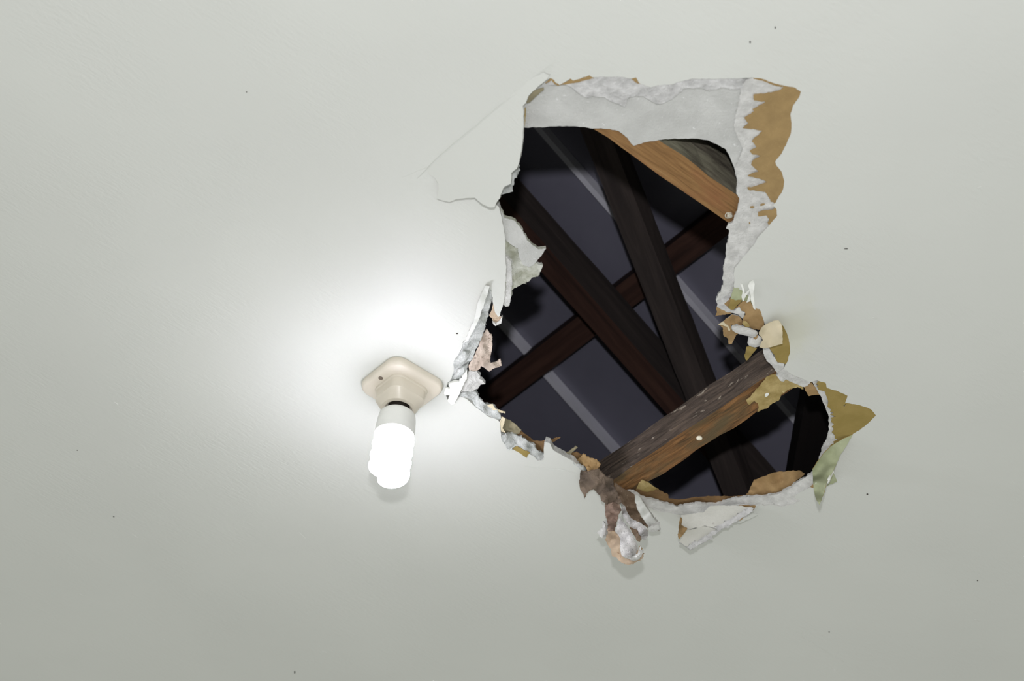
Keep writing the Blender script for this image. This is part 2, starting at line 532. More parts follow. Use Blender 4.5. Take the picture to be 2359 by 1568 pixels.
    mp = {i: k for k, i in enumerate(used)}
    allv = front + bk
    o = mesh_obj(name, [allv[i] for i in used], [tuple(mp[i] for i in f) for f in faces],
                 [mat, side or mat, back or mat], fm, parent or ceiling, smooth)
    if smooth:
        o.data.set_sharp_from_angle(angle=radians(50))
    if label: o['label'] = label
    return o

# --- upper and right rim: bared core of the board
sheet('plaster_core', d8('120,300 120,860 165,805 420,805 560,790 760,785 900,790 1010,800 1110,822 1200,820 1360,828 1480,855 1600,950 1640,1010 1690,1060 1850,1010 2030,980')
      + c1('1150,540 1250,532 1430,530 1500,540 1580,575 1640,610 1670,670 1700,750 1718,840 1712,930 1800,960 1830,700 1800,300 1800,60 1400,70 900,60 400,70'),
      [p for p in d8('200,600,.006 600,300,.0065 600,700,.007 1200,600,.007 1700,900,.0085 2200,900,.0085 1500,200,.005 2200,300,.006') + c1('1650,500,.0085 1700,900,.009 1790,400,.0045 1790,900,.004')],
      m_gyp_grey, .003, .0005, .06, 7, 1.0, m_gyp_side, label='smooth grey white core laid bare along the top of the hole')
sheet('plaster_layer', d8('520,110 660,195 820,120 1075,60 1400,80 1720,90 1800,180 1930,240 2100,190') + c1('1500,80 1700,75 1760,90 1765,170')
      + c1('1690,175 1600,165 1520,185 1440,165 1340,170 1300,200 1250,245')
      + d8('2100,470 2010,487 1900,420 1800,372 1700,372 1610,402 1565,520 1480,480 1380,448 1280,385 1080,378 1060,396 1000,385 940,345 860,285 820,245 745,210 640,220 500,212'),
      [p for p in d8('600,190,.0015 1200,130,.001 1200,250,.0025 1100,360,.0008 1600,200,.0015 1500,450,.0008 2000,300,.0015 2000,450,.0008') + c1('1500,120,.0015 1700,150,.002')],
      m_gyp_rough, .004, .0012, .11, 4.5, 1.4, m_gyp_side, label='rough broken white gypsum step under the top edge')
sheet('plaster_layer', c1('1745,165 1780,110 1850,85 2000,130 2060,140 2190,180 2170,240 2125,300 2110,350 2118,420 2113,490 2080,570 2045,640 2000,695 2005,720 2045,770 2066,840 2055,900 2005,990 1984,1010 2012,1045 2012,1090 1956,1160 1876,1245 1842,1300 1766,1390 1716,1470 1700,1545')
      + d7('324,0 330,130 322,210 305,260 280,320 180,345 60,395 90,300 135,260 140,190 165,185 150,60 165,0')
      + c1('1618,1480 1635,1390 1640,1300 1655,1260 1660,1190 1640,1180 1650,1150 1690,1130 1720,1050 1735,960 1715,930 1722,840 1705,740 1760,600 1720,520 1695,440 1715,330 1738,250'),
      [p for p in c1('1900,110,.0008 2100,200,.0012 1950,400,.0012 1850,600,.0014 1900,900,.0012 1760,250,.003 1730,430,.003 1780,620,.003 1770,800,.004 1720,850,.0085 1735,960,.008 1780,1050,.003 1900,1100,.0015 1700,1200,.003 1650,1250,.008 1720,1400,.002 1640,1500,.007')] + d7('160,100,.006 260,100,.002 100,380,.004'),
      m_gyp, .003, .0009, .10, 4.5, 1.4, m_gyp_side, label='fuzzy white torn gypsum band along the right edge')
sheet('torn_paper', c1('2050,146 2182,188 2167,235 2122,300 2107,350 2114,420 2110,490 2077,570 2042,640 1997,695 2002,720 2042,770 2062,840 2052,900 2002,990 1976,1016 1965,1000 1950,960 1920,915 1800,900 1790,885 1850,875 1935,845 1880,820 1795,800 1850,775 1875,770 1820,720 1830,690 1890,655 1830,645 1810,620 1835,605 1860,590 1825,550 1840,530 1905,475 1850,465 1760,455 1800,420 1770,380 1840,335 1830,320 1925,265 1840,255 1835,215 1960,200 2030,180 2060,155'),
      .0004, m_brown, .0006, .00015, .1, 6, 1.2, label='large tan backing paper patch with comb like edge at upper right')
sheet('torn_paper', c1('1870,1060 1920,1048 2005,1045 2009,1090 1950,1162 1935,1150 1950,1110 1930,1085 1870,1092'), .0005, m_brown, .0006, .0001, .1, 5, 1, label='small tan paper patch below the large one')
sheet('torn_paper', c1('1830,88 1900,96 2000,133 2062,148 2040,160 1980,145 1900,112 1840,100'), .0004, m_brown, .0006, 0, .1, 5, .6, tuck=False)
sheet('torn_paper', d8('690,200 790,150 812,122 848,153 1000,108 1075,78 1112,106 1135,122 1010,152 870,187 710,213'), .0004, m_brown, .0006, 0, .1, 4, .6, tuck=False)
sheet('torn_paper', d8('1650,128 1718,105 1745,165 1790,205 1740,195 1690,160'), .0004, m_brown, .0006, 0, .1, 4, .6, tuck=False)
sheet('torn_paper', d8('455,190 540,120 570,135 605,185 660,212 720,205 640,225 590,205 545,150 480,188'), .0004, m_brown, .0006, 0, .1, 4, .6, tuck=False)
for q in ('1812,1022 1832,1018 1845,1024 1835,1032 1815,1034', '1883,1008 1905,1000 1920,1002 1912,1012 1890,1018', '1803,1138 1812,1134 1815,1146 1806,1148'):
    sheet('paper_fleck', c1(q), .0005, m_brown, .0006, 0, .1, 5, .3)

# --- left: the sagging board flap and the broken pieces under it
flap_ctrl = px('1262,150,-.0004 975,400,-.0004 1140,476,-.0280')     # one plane bent down from the crease
sheet('board_flap', d5('1432,292 1380,262 1260,320 1250,330 1180,385 1100,450 1000,545 900,640 800,720 700,800 620,860 540,930 470,985 400,1060 300,1130 355,1187 400,1215 425,1260 430,1320 415,1400 470,1418 530,1432 590,1405 680,1395 760,1390 820,1445 890,1480 940,1475 952,1440 985,1400 990,1370 1025,1295 1085,1265 1090,1170 1140,1130 1165,1040 1180,960 1190,880 1198,760 1200,640 1192,565 1218,540 1240,480 1330,390 1400,335'),
      flap_ctrl, m_paint2, .004, .0003, .01, 12, .8, m_gyp_side, m_brown, label='sagging triangular piece of painted board left of the hole', flat=True)
sheet('torn_paper', d5('1188,610 1222,578 1217,700 1207,760 1197,870 1180,1000 1165,1050 1150,1110 1140,1135 1160,1040 1182,880'), .002, m_olive_pale, .001, 0, .1, 4, .6)
sheet('torn_paper', d5('1225,540 1238,490 1290,430 1380,400 1385,415 1320,470 1260,530'), -.0006, m_greyolive, .001, .0003, .1, 4, .8)
sheet('plaster_chunk', d5('1080,1180 1130,1135 1162,1095 1145,1150 1140,1210 1115,1222 1112,1280 1097,1285 1106,1335 1060,1350 975,1370 1020,1298 1075,1268'), .001, m_gyp_cut, .006, .0012, .15, 4, 1.0)
sheet('plaster_chunk', c2('725,420 750,440 776,470 787,512 890,545 912,575 960,640 1000,722 1060,770 1100,800 1168,793 1130,850 1090,900 1050,945 1010,962 960,940 925,870 912,790 850,755 790,700 770,560'),
      [p for p in c2('780,500,.004 800,700,.003 920,760,.003 950,900,.002 1050,850,.004 1150,800,.006 900,560,.006')], m_gyp_grey, .005, .0006, .12, 4.5, 1.2, m_gyp_green, label='smooth grey plaster piece with a curved lower lip')
sheet('plaster_chunk', c2('795,690 850,760 910,790 930,880 960,935 1010,950 1085,920 1105,945 1142,940 1125,985 1110,1030 1060,1050 1020,1085 940,1120 860,1170 850,1240 835,1310 800,1318 778,1300 798,1150 803,1000 797,900'),
      [p for p in c2('800,800,.002 800,1100,.001 860,800,.008 900,900,.010 1000,1000,.009 1100,980,.009 860,1100,.004 820,1300,.004')], m_gyp_green, .005, .0016, .12, 4, 1.4, m_gyp_green, label='rough greenish white plaster lump')
sheet('plaster_strip', c2('800,860 830,890 855,920 862,1080 850,1240 835,1308 800,1314 782,1290 803,1120 806,980 798,920'), .0016, m_gyp, .004, .0010, .2, 3.5, 1.0)
sheet('paper_tip', c2('690,1290 705,1340 725,1390 745,1400 768,1412 765,1450 712,1492 685,1465 682,1430 655,1395 672,1360'), [p for p in c2('690,1300,.001 720,1400,.002 720,1480,.004 660,1390,.004')], m_peach, .001, .0004, .1, 4, 1, m_gyp)
sheet('plaster_chunk', c2('685,1455 712,1475 745,1450 765,1410 770,1440 765,1465 712,1494 690,1475'), .001, m_gyp, .004, .0006, .2, 3.5, .8)
sheet('board_lip', c3('478,96 515,102 500,160 470,252 445,320 420,390 380,470 340,540 298,556 318,538 390,372 420,235'), [p for p in c3('480,100,-.001 400,370,-.001 310,550,-.001 510,110,-.006 470,250,-.008 420,390,-.008 340,540,-.005')], m_paint2, .002, .0003, .05, 4, .8, m_gyp, m_brown, label='bent painted lip beside the lamp')
sheet('plaster_edge', c3('508,108 535,160 540,185 522,255 500,330 475,450 430,560 400,620 370,690 330,730 300,770 250,850 182,920 190,880 208,842 230,770 224,720 240,690 300,590 305,552 340,540 420,390 470,252'),
      [p for p in c3('510,110,-.005 470,255,-.007 420,390,-.007 305,560,-.003 230,720,-.002 190,890,-.003 535,180,.004 500,330,.006 430,560,.006 330,725,.004 250,840,.002')], m_gyp_cut, .006, .0014, .16, 4, 1.3, m_gyp_cut, label='grey broken plaster edge left of the hole')
sheet('plaster_chunk', c3('240,690 300,610 330,620 360,640 340,690 300,740 260,760 228,745'), -.004, m_gyp_cut, .005, .0012, .2, 3.5, 1.0, edge=(.004, 6))
sheet('plaster_chunk', c3('215,835 260,760 320,730 345,720 330,780 280,850 235,870'), -.004, m_gyp_cut, .005, .0012, .2, 3.5, 1.0, edge=(.004, 6))
sheet('paper_curl', c3('490,445 532,490 534,600 522,660 524,718 560,712 600,685 612,740 560,755 530,775 512,787 450,742 420,775 380,783 350,775 345,740 390,660 430,580 460,490'),
      [p for p in c3('490,450,.012 440,600,.004 360,760,.001 520,600,.010 440,740,.002 600,700,.014 510,780,.008')], m_pink, .0012, .0022, .10, 4, 1.3, label='curled pinkish torn paper scrap')
sheet('plaster_chunk', c3('345,788 412,783 440,822 432,845 450,852 482,885 440,892 422,925 370,945 280,952 290,905 305,860'), [p for p in c3('350,800,.0 440,850,.006 300,940,.0 470,885,.008')], m_gyp, .005, .0014, .12, 4, 1.2, label='whitish ribbed plaster chunk')
sheet('plaster_chunk', c3('145,962 165,912 195,925 190,885 235,868 262,872 300,820 335,780 332,835 285,935 262,985 238,1040 212,1057 175,1020 195,975 160,975'), [p for p in c3('150,960,-.008 220,1050,-.010 330,790,-.003 250,900,-.008')], m_chip, .003, .0012, .14, 4, 1.2, label='brightly lit white plaster chips next to the lamp plate')
sheet('plaster_strip', c3('255,985 290,955 340,948 402,945 432,1000 480,1045 545,1060 580,1100 605,1140 610,1165 575,1170 510,1155 445,1100 385,1052 330,1005 290,985'), [p for p in c3('260,980,-.001 400,950,.006 450,1100,-.001 590,1160,.001 520,1060,.006')], m_gyp_cut, .004, .0012, .12, 4, 1.2, label='grey plaster strip under the curled scrap')
sheet('paper_scrap', c3('490,1052 540,1048 562,1085 642,1110 640,1122 570,1106 610,1150 598,1160 560,1110 520,1075'), .004, m_cream, .0008, .0008, .2, 3.5, .8)
sheet('paper_scrap', c3('605,1240 600,1190 612,1150 640,1162 634,1200 618,1240 640,1275 612,1270'), -.001, m_cream, .001, .001, .2, 3.5, .8)
sheet('backing_paper', c3('615,1240 622,1190 645,1165 690,1185 770,1255 750,1285 700,1292 650,1302 630,1280'), .009, m_greyolive, .001, .0015, .08, 4.5, 1.2, label='grey olive backing paper flap at the lower left rim')
sheet('backing_paper', c3('690,1290 770,1262 870,1342 935,1348 1000,1332 1085,1314 1040,1345 1000,1362 1060,1400 1110,1452 1215,1430 1280,1470 1360,1500 1400,1540 1394,1580 1300,1572 1190,1500 1130,1460 1000,1400 960,1440 950,1480 860,1395 760,1335'), .0115, m_dkbrown, .001, .0016, .06, 5, 1.4, label='dark brown backing paper strip along the lower left rim')
sheet('paper_scrap', c3('1100,1448 1150,1430 1208,1383 1222,1396 1160,1450 1125,1458'), .008, m_greyolive, .001, .0006, .2, 3.5, .6)
sheet('plaster_strip', c3('608,1290 640,1296 690,1286 722,1292 790,1320 840,1358 865,1372 890,1410 955,1452 962,1492 930,1500 895,1492 860,1452 790,1412 725,1382 702,1395 690,1415 655,1415 640,1372 612,1335'), [p for p in c3('620,1330,-.003 660,1400,-.004 800,1410,-.001 920,1490,-.001 720,1295,.007 850,1365,.008 950,1455,.007')], m_gyp_cut, .004, .0014, .14, 4, 1.3, label='whitish crumbled plaster strip at lower left')
sheet('torn_paper', c3('700,1400 740,1388 780,1408 838,1440 822,1455 815,1478 770,1450 720,1420'), -.0008, m_olive, .0008, .0004, .1, 4, 1.0)  # shadow patch made as an olive sheet, shade put into its colour
sheet('plaster_strip', d2('850,1328 900,1338 930,1372 985,1385 1012,1420 1004,1448 965,1442 920,1405 868,1362'), -.0012, m_gyp_cut, .006, .0012, .2, 3.5, 1.0, edge=(.004, 6))
sheet('paper_scrap', d2('935,1345 985,1290 1040,1328 1098,1338 1132,1380 1108,1412 1060,1430 1020,1442 1000,1395 960,1370'), [p for p in d2('940,1350,.008 1030,1330,.006 1120,1390,.003 1020,1440,-.001')], m_tan, .0015, .002, .12, 4, 1.2, label='crumpled tan paper lump at the left end of the near joist')

# --- the clump of paper and plaster hanging from the lower rim
sheet('hanging_paper', c5('142,300 185,312 230,300 285,285 340,350 400,378 412,430 440,500 475,560 440,595 340,575 305,545 290,500 262,470 240,450 205,468 180,500 166,530 155,490 130,450 120,380'),
      [p for p in c5('150,310,-.001 290,290,.000 400,380,-.003 130,420,-.012 165,525,-.020 240,450,-.016 440,500,-.022 330,570,-.034 460,580,-.032')], m_stain, .002, .0020, .10, 4, 1.6, back=m_tan, label='dark stained grey brown paper at the top of the hanging clump')
sheet('hanging_paper', d6('200,640 205,615 290,590 400,610 430,680 405,720 385,770 375,840 360,900 345,950 332,1005 290,1010 245,1000 240,880 222,800 208,740'),
      [p for p in d6('210,630,-.032 400,620,-.034 230,760,-.046 400,740,-.046 290,1000,-.070')], m_neck, .002, .0024, .12, 4, 1.3, back=m_tan, label='twisted mauve brown paper neck of the hanging clump')
sheet('hanging_paper', d6('208,855 250,980 380,990 415,1100 425,1250 435,1330 490,1362 560,1352 640,1280 680,1195 712,1220 700,1260 745,1300 735,1345 690,1395 620,1420 545,1452 420,1410 360,1350 300,1330 285,1230 240,1170 198,1105 225,1060 242,1010'),
      [p for p in d6('215,860,-.055 380,1000,-.072 230,1100,-.080 420,1250,-.098 545,1450,-.118 740,1300,-.108 690,1200,-.098')], m_peach, .002, .0022, .06, 5, 1.8, m_tan, m_stain2, label='peach tan paper sheet at the bottom of the clump')
sheet('plaster_chunk', d6('80,1012 150,940 195,870 240,880 248,1000 232,1040 190,1082 140,1062 118,1025'), [p for p in d6('90,1010,-.066 240,880,-.062 190,1080,-.076')], m_gyp, .008, .0016, .10, 4, 1.3, edge=(.004, 8), label='white plaster chunk on the left of the hanging clump')
sheet('plaster_chunk', d6('400,798 440,830 482,870 540,950 592,1040 650,1150 658,1230 622,1320 562,1362 515,1365 430,1312 408,1232 418,1100 395,1040 345,990 378,900'),
      [p for p in d6('400,800,-.066 500,950,-.082 600,1100,-.098 520,1360,-.118 420,1230,-.104 400,980,-.080')], m_gyp_spot, .010, .0012, .06, 4.5, 1.3, m_gyp, edge=(.005, 9), label='rounded white plaster tongue speckled with black mould')
sheet('plaster_chunk', d6('548,1368 575,1345 625,1318 705,1232 728,1290 712,1335 688,1362 640,1390 580,1402 555,1388'), -.117, m_gyp, .006, .0014, .12, 4, 1.3, edge=(.004, 8))
sheet('hanging_paper', d6('335,330 420,378 500,410 560,450 602,485 612,560 652,680 702,780 745,850 802,942 720,888 650,852 560,805 500,690 440,622 395,580 398,480 350,400'),
      [p for p in d6('340,340,-.002 590,480,-.001 400,560,-.026 600,600,-.020 560,800,-.045 800,940,-.060')], m_stain2, .003, .0022, .08, 4.5, 1.2, m_stain2, label='folded brown fibrous paper on the right of the clump')
sheet('plaster_chunk', d6('438,620 470,650 502,700 562,805 640,848 720,885 798,980 802,1050 755,1112 702,1082 640,970 572,948 500,850 432,735'),
      [p for p in d6('440,640,-.034 560,820,-.052 700,900,-.060 750,1110,-.080 520,880,-.060')], m_gyp_spot, .007, .0016, .10, 4, 1.3, m_gyp, edge=(.003, 8), label='narrow white plaster strip down the middle of the clump')
sheet('hanging_paper', d6('545,940 575,950 642,972 712,1082 690,1132 640,1112 600,1030'), [p for p in d6('560,950,-.058 700,1120,-.076')], m_stain2, .002, .0012, .1, 4, 1.2)
sheet('board_flap', d6('598,480 640,478 690,515 740,590 782,662 840,740 905,840 962,905 945,950 918,992 820,990 800,942 745,825 692,742 652,662 612,560'),
      [p for p in d6('600,490,-.001 690,520,-.001 800,690,-.010 900,850,-.022 940,980,-.036 820,980,-.036 690,740,-.016')], m_paint2, .006, .0004, .05, 5, .8, m_gyp_side, m_brown, label='narrow painted board wedge hanging right of the clump')
sheet('plaster_edge', d6('800,940 840,918 905,900 965,892 962,940 920,992 860,998 818,988'), -.038, m_gyp, .005, .0012, .12, 4, 1.3, label='white broken tip of the painted wedge')

# --- lower rim
sheet('plaster_edge', c5('568,495 640,520 760,548 930,598 1010,580 1100,570 1170,578 1250,575 1350,545 1450,520 1640,515 1770,490 1830,455 1870,440 1890,410 1960,370 2050,318 2057,425 1985,455 1930,483 1892,520 1946,545 1890,577 1790,600 1720,585 1570,592 1500,640 1200,690 960,676 900,658 760,632 685,603 640,580'),
      [p for p in c5('600,520,.004 690,600,-.001 900,655,-.001 960,670,-.002 1200,690,-.003 1570,590,-.002 1790,598,-.002 1940,545,-.003 2050,420,-.001 760,550,.009 930,600,.009 1250,576,.009 1450,522,.010 1770,490,.010 1890,410,.010 2050,320,.010 1600,560,.003 1850,500,.003')],
      m_gyp, .004, .0012, .08, 4.5, 1.3, m_gyp_side, label='white broken board edge along the bottom of the hole')
sheet('plaster_flap', c5('958,668 1050,655 1150,640 1200,590 1300,585 1440,588 1550,602 1540,640 1490,672 1440,702 1350,750 1272,787 1220,768 1155,752 1110,770 1080,768 1040,782 1000,777 965,745 975,700'),
      [p for p in c5('960,670,-.003 1200,592,-.003 1440,590,-.003 1550,605,-.006 1440,700,-.020 1270,785,-.030 1000,775,-.030 1150,690,-.014 1250,700,-.017 1100,740,-.023')], m_gyp_flap, .007, .0004, .06, 5, 1.2, m_gyp_rough, m_paint2, label='broad hanging plaster flap below the hole, upper half', flat=True)
sheet('plaster_edge', c5('1540,600 1556,612 1540,642 1490,674 1440,704 1350,752 1275,790 1230,772 1330,715 1420,665 1480,620'), [p for p in c5('960,670,-.006 1200,592,-.005 1440,590,-.005 1550,605,-.008 1440,700,-.022 1270,785,-.032 1000,775,-.032 1150,690,-.016 1250,700,-.019 1100,740,-.025')], m_gyp_rough, .005, .0014, .14, 4, 1.4, flat=True)
sheet('plaster_flap', c5('1012,790 1060,782 1100,770 1160,757 1230,775 1282,790 1240,820 1160,880 1100,910 1040,947 1000,920 945,886 975,840'),
      [p for p in c5('1010,790,-.029 1280,790,-.030 1160,870,-.044 1040,945,-.056 945,885,-.050 1100,840,-.040')], m_gyp_flap, .007, .0003, .06, 5, 1.2, m_gyp_rough, m_paint2, label='hanging plaster flap below the hole, lower half', flat=True)
sheet('plaster_edge', c5('1284,788 1245,822 1162,882 1102,912 1040,949 1010,930 1060,885 1100,880 1150,840 1220,792'), [p for p in c5('1010,790,-.031 1280,790,-.032 1160,870,-.046 1040,945,-.058 945,885,-.052 1100,840,-.042')], m_gyp_rough, .005, .0014, .14, 4, 1.4, flat=True)
sheet('torn_paper', c5('952,690 968,695 968,745 1012,782 985,815 950,862 938,850 940,760'), [p for p in c5('955,690,-.004 945,850,-.036 1010,785,-.027')], m_tan, .002, .001, .1, 4, 1.2)
sheet('torn_paper', c5('1440,588 1500,585 1575,592 1560,620 1530,650 1450,705 1440,720 1500,660 1540,625 1500,605 1460,605'), [p for p in c5('1450,590,-.001 1570,595,-.002 1440,715,-.022')], m_tan, .001, .0012, .2, 3.5, 1.0)
sheet('paint_flake', c5('1440,704 1500,672 1588,652 1592,665 1540,690 1440,732 1420,725'), [p for p in c5('1440,720,-.016 1590,660,-.010')], m_paint2, .0008, .0004, .1, 4, .8)
sheet('backing_paper', d3('40,1345 80,1290 140,1330 200,1350 330,1310 440,1370 440,1408 560,1428 740,1398 1000,1385 1160,1392 1300,1376 1340,1372 1420,1390 1100,1445 900,1485 780,1480 540,1515 300,1455 130,1400'), .0112, m_dkbrown, .001, .0012, .05, 5, 1.3, label='dark brown backing paper band behind the bottom edge')
sheet('backing_paper', d3('1305,1378 1345,1345 1360,1290 1410,1200 1530,1160 1600,1128 1680,1112 1800,1100 1922,1098 1982,1136 1900,1195 1850,1240 1820,1285 1640,1358 1400,1400'), [p for p in d3('1400,1390,.0108 1640,1350,.0108 1850,1240,.0108 1410,1200,.030 1680,1112,.034 1920,1100,.022')], m_tan, .001, .0012, .04, 5, 1.2, label='raised tan backing paper flap at the lower right rim')
sheet('backing_paper', d3('75,1310 100,1250 140,1200 205,1225 272,1280 330,1308 320,1330 240,1345 150,1340'), [p for p in d3('80,1310,.012 140,1200,.010 270,1280,.014')], m_olive_pale, .001, .0015, .1, 4.5, 1.3, label='small olive paper piece beside the joist end')

# --- right corner of the hole
sheet('folded_tongue', c4('1040,1086 1010,1140 990,1170 962,1210 940,1260 920,1302 895,1350 868,1402 858,1440 846,1482 832,1520 820,1546 800,1510 790,1482 782,1440 779,1400 775,1312 808,1262 848,1210 888,1168 930,1140 978,1112'),
      [p for p in c4('1035,1090,-.0005 900,1180,-.001 960,1210,-.012 820,1270,-.003 784,1330,-.008 900,1340,-.026 860,1430,-.045 820,1540,-.070 800,1420,-.036')], m_tongue, .0012, .0006, .02, 5, .8, m_olive, m_brown, label='olive green painted paper tongue folded down at the right corner')
sheet('paint_flake', c4('862,1412 885,1350 905,1288 916,1332 880,1400'), [p for p in c4('862,1412,-.034 905,1288,-.018')], m_chip, .001, .0006, .1, 4, .8)
sheet('folded_tongue', c4('865,1425 890,1400 912,1338 935,1394 905,1410'), -.010, m_tongue, .001, .0004, .1, 4, .8)
sheet('paint_flake', c4('791,1408 797,1402 806,1405 800,1414'), -.034, m_chip, .0008, 0, .1, 4, .3)
sheet('torn_paper', e1('885,120 940,90 990,95 1000,140 985,180 1050,180 1140,215 1242,245 1235,270 1185,355 1250,338 1370,372 1490,400 1530,420 1562,480 1500,540 1390,635 1325,665 1200,740 1130,790 1060,835 1040,815 1085,790 1075,770 1140,740 1095,735 1090,690 1060,665 1085,630 1060,600 1085,575 1050,545 1060,520 1050,500 1110,485 1040,465 1080,445 1040,430 1055,410 1010,375 1020,320 1000,260 980,200 905,180 915,165 890,150 910,130'),
      .0004, m_olive, .0006, .0002, .05, 6, 1.0, label='large olive tan paper triangle with comb like edge at right')
sheet('plaster_edge', e1('820,75 880,62 940,72 930,92 880,118 900,150 905,180 985,205 1005,260 1025,320 1012,375 1060,410 1045,440 1060,470 1100,485 1060,510 1070,545 1090,575 1070,600 1090,635 1075,665 1095,700 1130,740 1090,770 1060,830 970,905 910,1005 912,960 945,900 960,820 1000,745 1020,660 1028,560 1015,450 985,370 945,290 925,240 880,160 840,110'),
      [p for p in e1('850,80,.001 900,160,.005 925,240,.008 1020,450,.008 1030,560,.008 1000,750,.008 930,950,.004 1000,260,.002 1060,420,.002 1075,620,.002 1080,760,.002')], m_gyp, .003, .0010, .10, 4, 1.2, m_gyp_side, label='thin white gypsum ring around the right end of the hole', tuck=True)
sheet('plaster_layer', e1('850,105 930,95 1000,130 1000,180 1130,215 1230,245 1200,330 1220,370 1150,420 1080,450 1075,600 1085,700 1085,800 1040,850 960,900 1010,760 1035,620 1032,480 1000,390 960,310 930,235 885,160'), .006, m_gyp, .002, .0006, .1, 5, .8, label='white gypsum bared behind the olive paper triangle')
sheet('backing_paper', e1('742,150 800,100 835,105 880,165 930,245 870,242 800,255 780,220 755,185'), .0095, m_tan, .001, .0006, .06, 5, 1.0, label='small brown paper square above the dark opening at right')
sheet('torn_paper', e1('820,1280 845,1258 862,1262 862,1285 835,1290'), -.002, m_tan, .001, 0, .1, 4, .6)
sheet('plaster_edge', c4('590,650 640,692 720,722 762,738 742,765 715,772 640,742 600,722 585,738 560,730 540,700 560,670'), [p for p in c4('600,660,.0 760,740,.0 715,770,.007 620,735,.007 550,700,.006')], m_gyp, .004, .0010, .1, 4, 1.2, m_gyp_side)
sheet('plaster_chunk', d7('735,1075 830,1080 860,1140 930,1250 950,1290 1045,1300 1035,1370 1060,1440 1010,1470 960,1455 905,1380 840,1300 790,1260 755,1190'), [p for p in d7('740,1100,.006 830,1090,.001 800,1260,.008 950,1450,.008 1030,1320,.0 930,1260,.001')], m_gyp, .005, .0012, .08, 4.5, 1.1, m_gyp_side, label='white plaster edge piece above the joist end')
sheet('plaster_chunk', d7('980,1500 1010,1478 1050,1490 1065,1520 1050,1550 1010,1560 980,1535'), .003, m_gyp, .006, .001, .2, 3.5, .8, edge=(.004, 6))
sheet('backing_paper', d3('1560,35 1600,15 1650,12 1700,70 1790,75 1970,140 1965,178 1900,152 1800,180 1720,230 1690,300 1600,350 1560,390 1510,405 1445,440 1460,380 1450,335 1410,310 1350,352 1318,310 1370,260 1400,220 1480,130'), [p for p in d3('1560,40,.0085 1950,150,.0075 1445,440,.0085 1330,320,.0085 1650,60,.007')], m_olive_pale, .001, .0004, .05, 5, 1.4, label='pale olive backing paper left stuck across the near joist')
sheet('plaster_fleck', d3('1530,240 1548,222 1575,225 1570,245 1545,265 1530,262'), .0068, m_chip, .001, .0004, .2, 3, .6)
# right cluster of curled scraps
sheet('torn_paper', d7('400,210 450,205 545,295 605,395 640,500 600,470 560,440 500,425 430,410 410,380 430,300'), .0015, m_tongue, .0008, .0003, .05, 5, .8)
sheet('folded_paper', d7('318,205 380,205 432,225 440,300 432,378 350,385 270,372 290,290'), [p for p in d7('320,210,.0 430,230,.0 270,370,-.005 430,375,-.005')], m_tongue, .001, .0004, .05, 4.5, .8, label='grey green painted paper folded over at the right edge')
sheet('folded_paper', d7('270,375 350,382 436,376 420,405 350,480 330,512 290,525 250,520 234,480'), [p for p in d7('300,380,-.005 250,510,.002 330,510,.001')], m_olive, .001, .0004, .05, 4.5, .8)
sheet('torn_paper', d7('280,335 240,385 180,440 215,470 240,470 262,400'), .002, m_tan, .001, .0004, .1, 4, .8)
sheet('torn_paper', d7('440,395 500,405 560,412 585,460 622,502 690,515 715,560 722,590 752,690 742,760 690,812 600,802 540,772 470,762 438,730 450,650 485,600 475,550 430,540 400,480 345,505'), [p for p in d7('500,450,.0003 700,600,.0003 600,790,-.001 450,740,-.003 540,760,-.004')], m_tan, .001, .0006, .04, 4.5, 1.2, label='tan paper patch in the middle of the right edge scraps')
sheet('torn_paper', d7('440,725 450,690 490,690 545,745 540,780 480,765'), -.006, m_olive_pale, .001, .0006, .1, 4, .8)
sheet('plaster_layer', d7('350,512 395,488 430,545 478,560 472,620 445,655 380,592 280,562 330,540'), -.001, m_gyp, .002, .0008, .1, 4, 1.2)
sheet('plaster_chunk', d7('60,395 90,365 180,342 275,328 245,380 188,425 240,505 335,535 285,565 200,552 100,502 68,480 92,430'), [p for p in d7('70,400,.006 250,340,.001 300,550,.001 80,480,.007')], m_gyp_rough, .005, .0016, .14, 4, 1.6, label='jagged white gypsum lump on the right edge')
sheet('torn_paper', d7('66,488 100,500 200,550 285,572 190,595 90,603 46,616 60,580'), [p for p in d7('70,490,.006 280,570,.002 50,610,.012')], m_tan, .001, .001, .1, 4, 1.2)
sheet('paper_curl', d7('290,588 380,608 442,680 432,752 350,745 285,735 275,800 380,865 345,890 320,950 292,1012 244,1022 236,960 205,915 165,890 155,780 95,738 165,690 200,650'),
      [p for p in d7('300,600,.003 440,700,.001 100,735,.010 160,880,.012 290,740,.004 250,1010,.022')], m_tan, .001, .0020, .06, 4.5, 1.2, m_gyp, label='curled tan paper hanging inside the right edge')
sheet('torn_paper', d7('95,738 165,690 190,720 240,760 265,820 245,830 220,770 150,745'), .001, m_cream, .001, .0008, .1, 4, .8)
sheet('plaster_stick', d7('288,752 312,738 430,762 560,790 648,828 666,872 632,918 540,907 400,876 300,832 284,790'), [p for p in d7('290,760,-.012 660,870,-.010')], m_gyp, .009, .0006, .06, 4, .8, edge=(.004, 7), label='stick shaped white plaster piece resting on torn paper')
sheet('plaster_chunk', d7('530,918 620,918 672,892 722,930 727,982 682,1052 622,1067 540,1042 513,1000'), -.006, m_gyp, .008, .0008, .06, 4, .8, edge=(.004, 8), label='rounded white plaster lump under the plaster stick')
sheet('torn_paper', d7('600,935 640,910 665,890 660,920 630,955'), -.0075, m_tan, .001, .0004, .1, 3.5, .6)
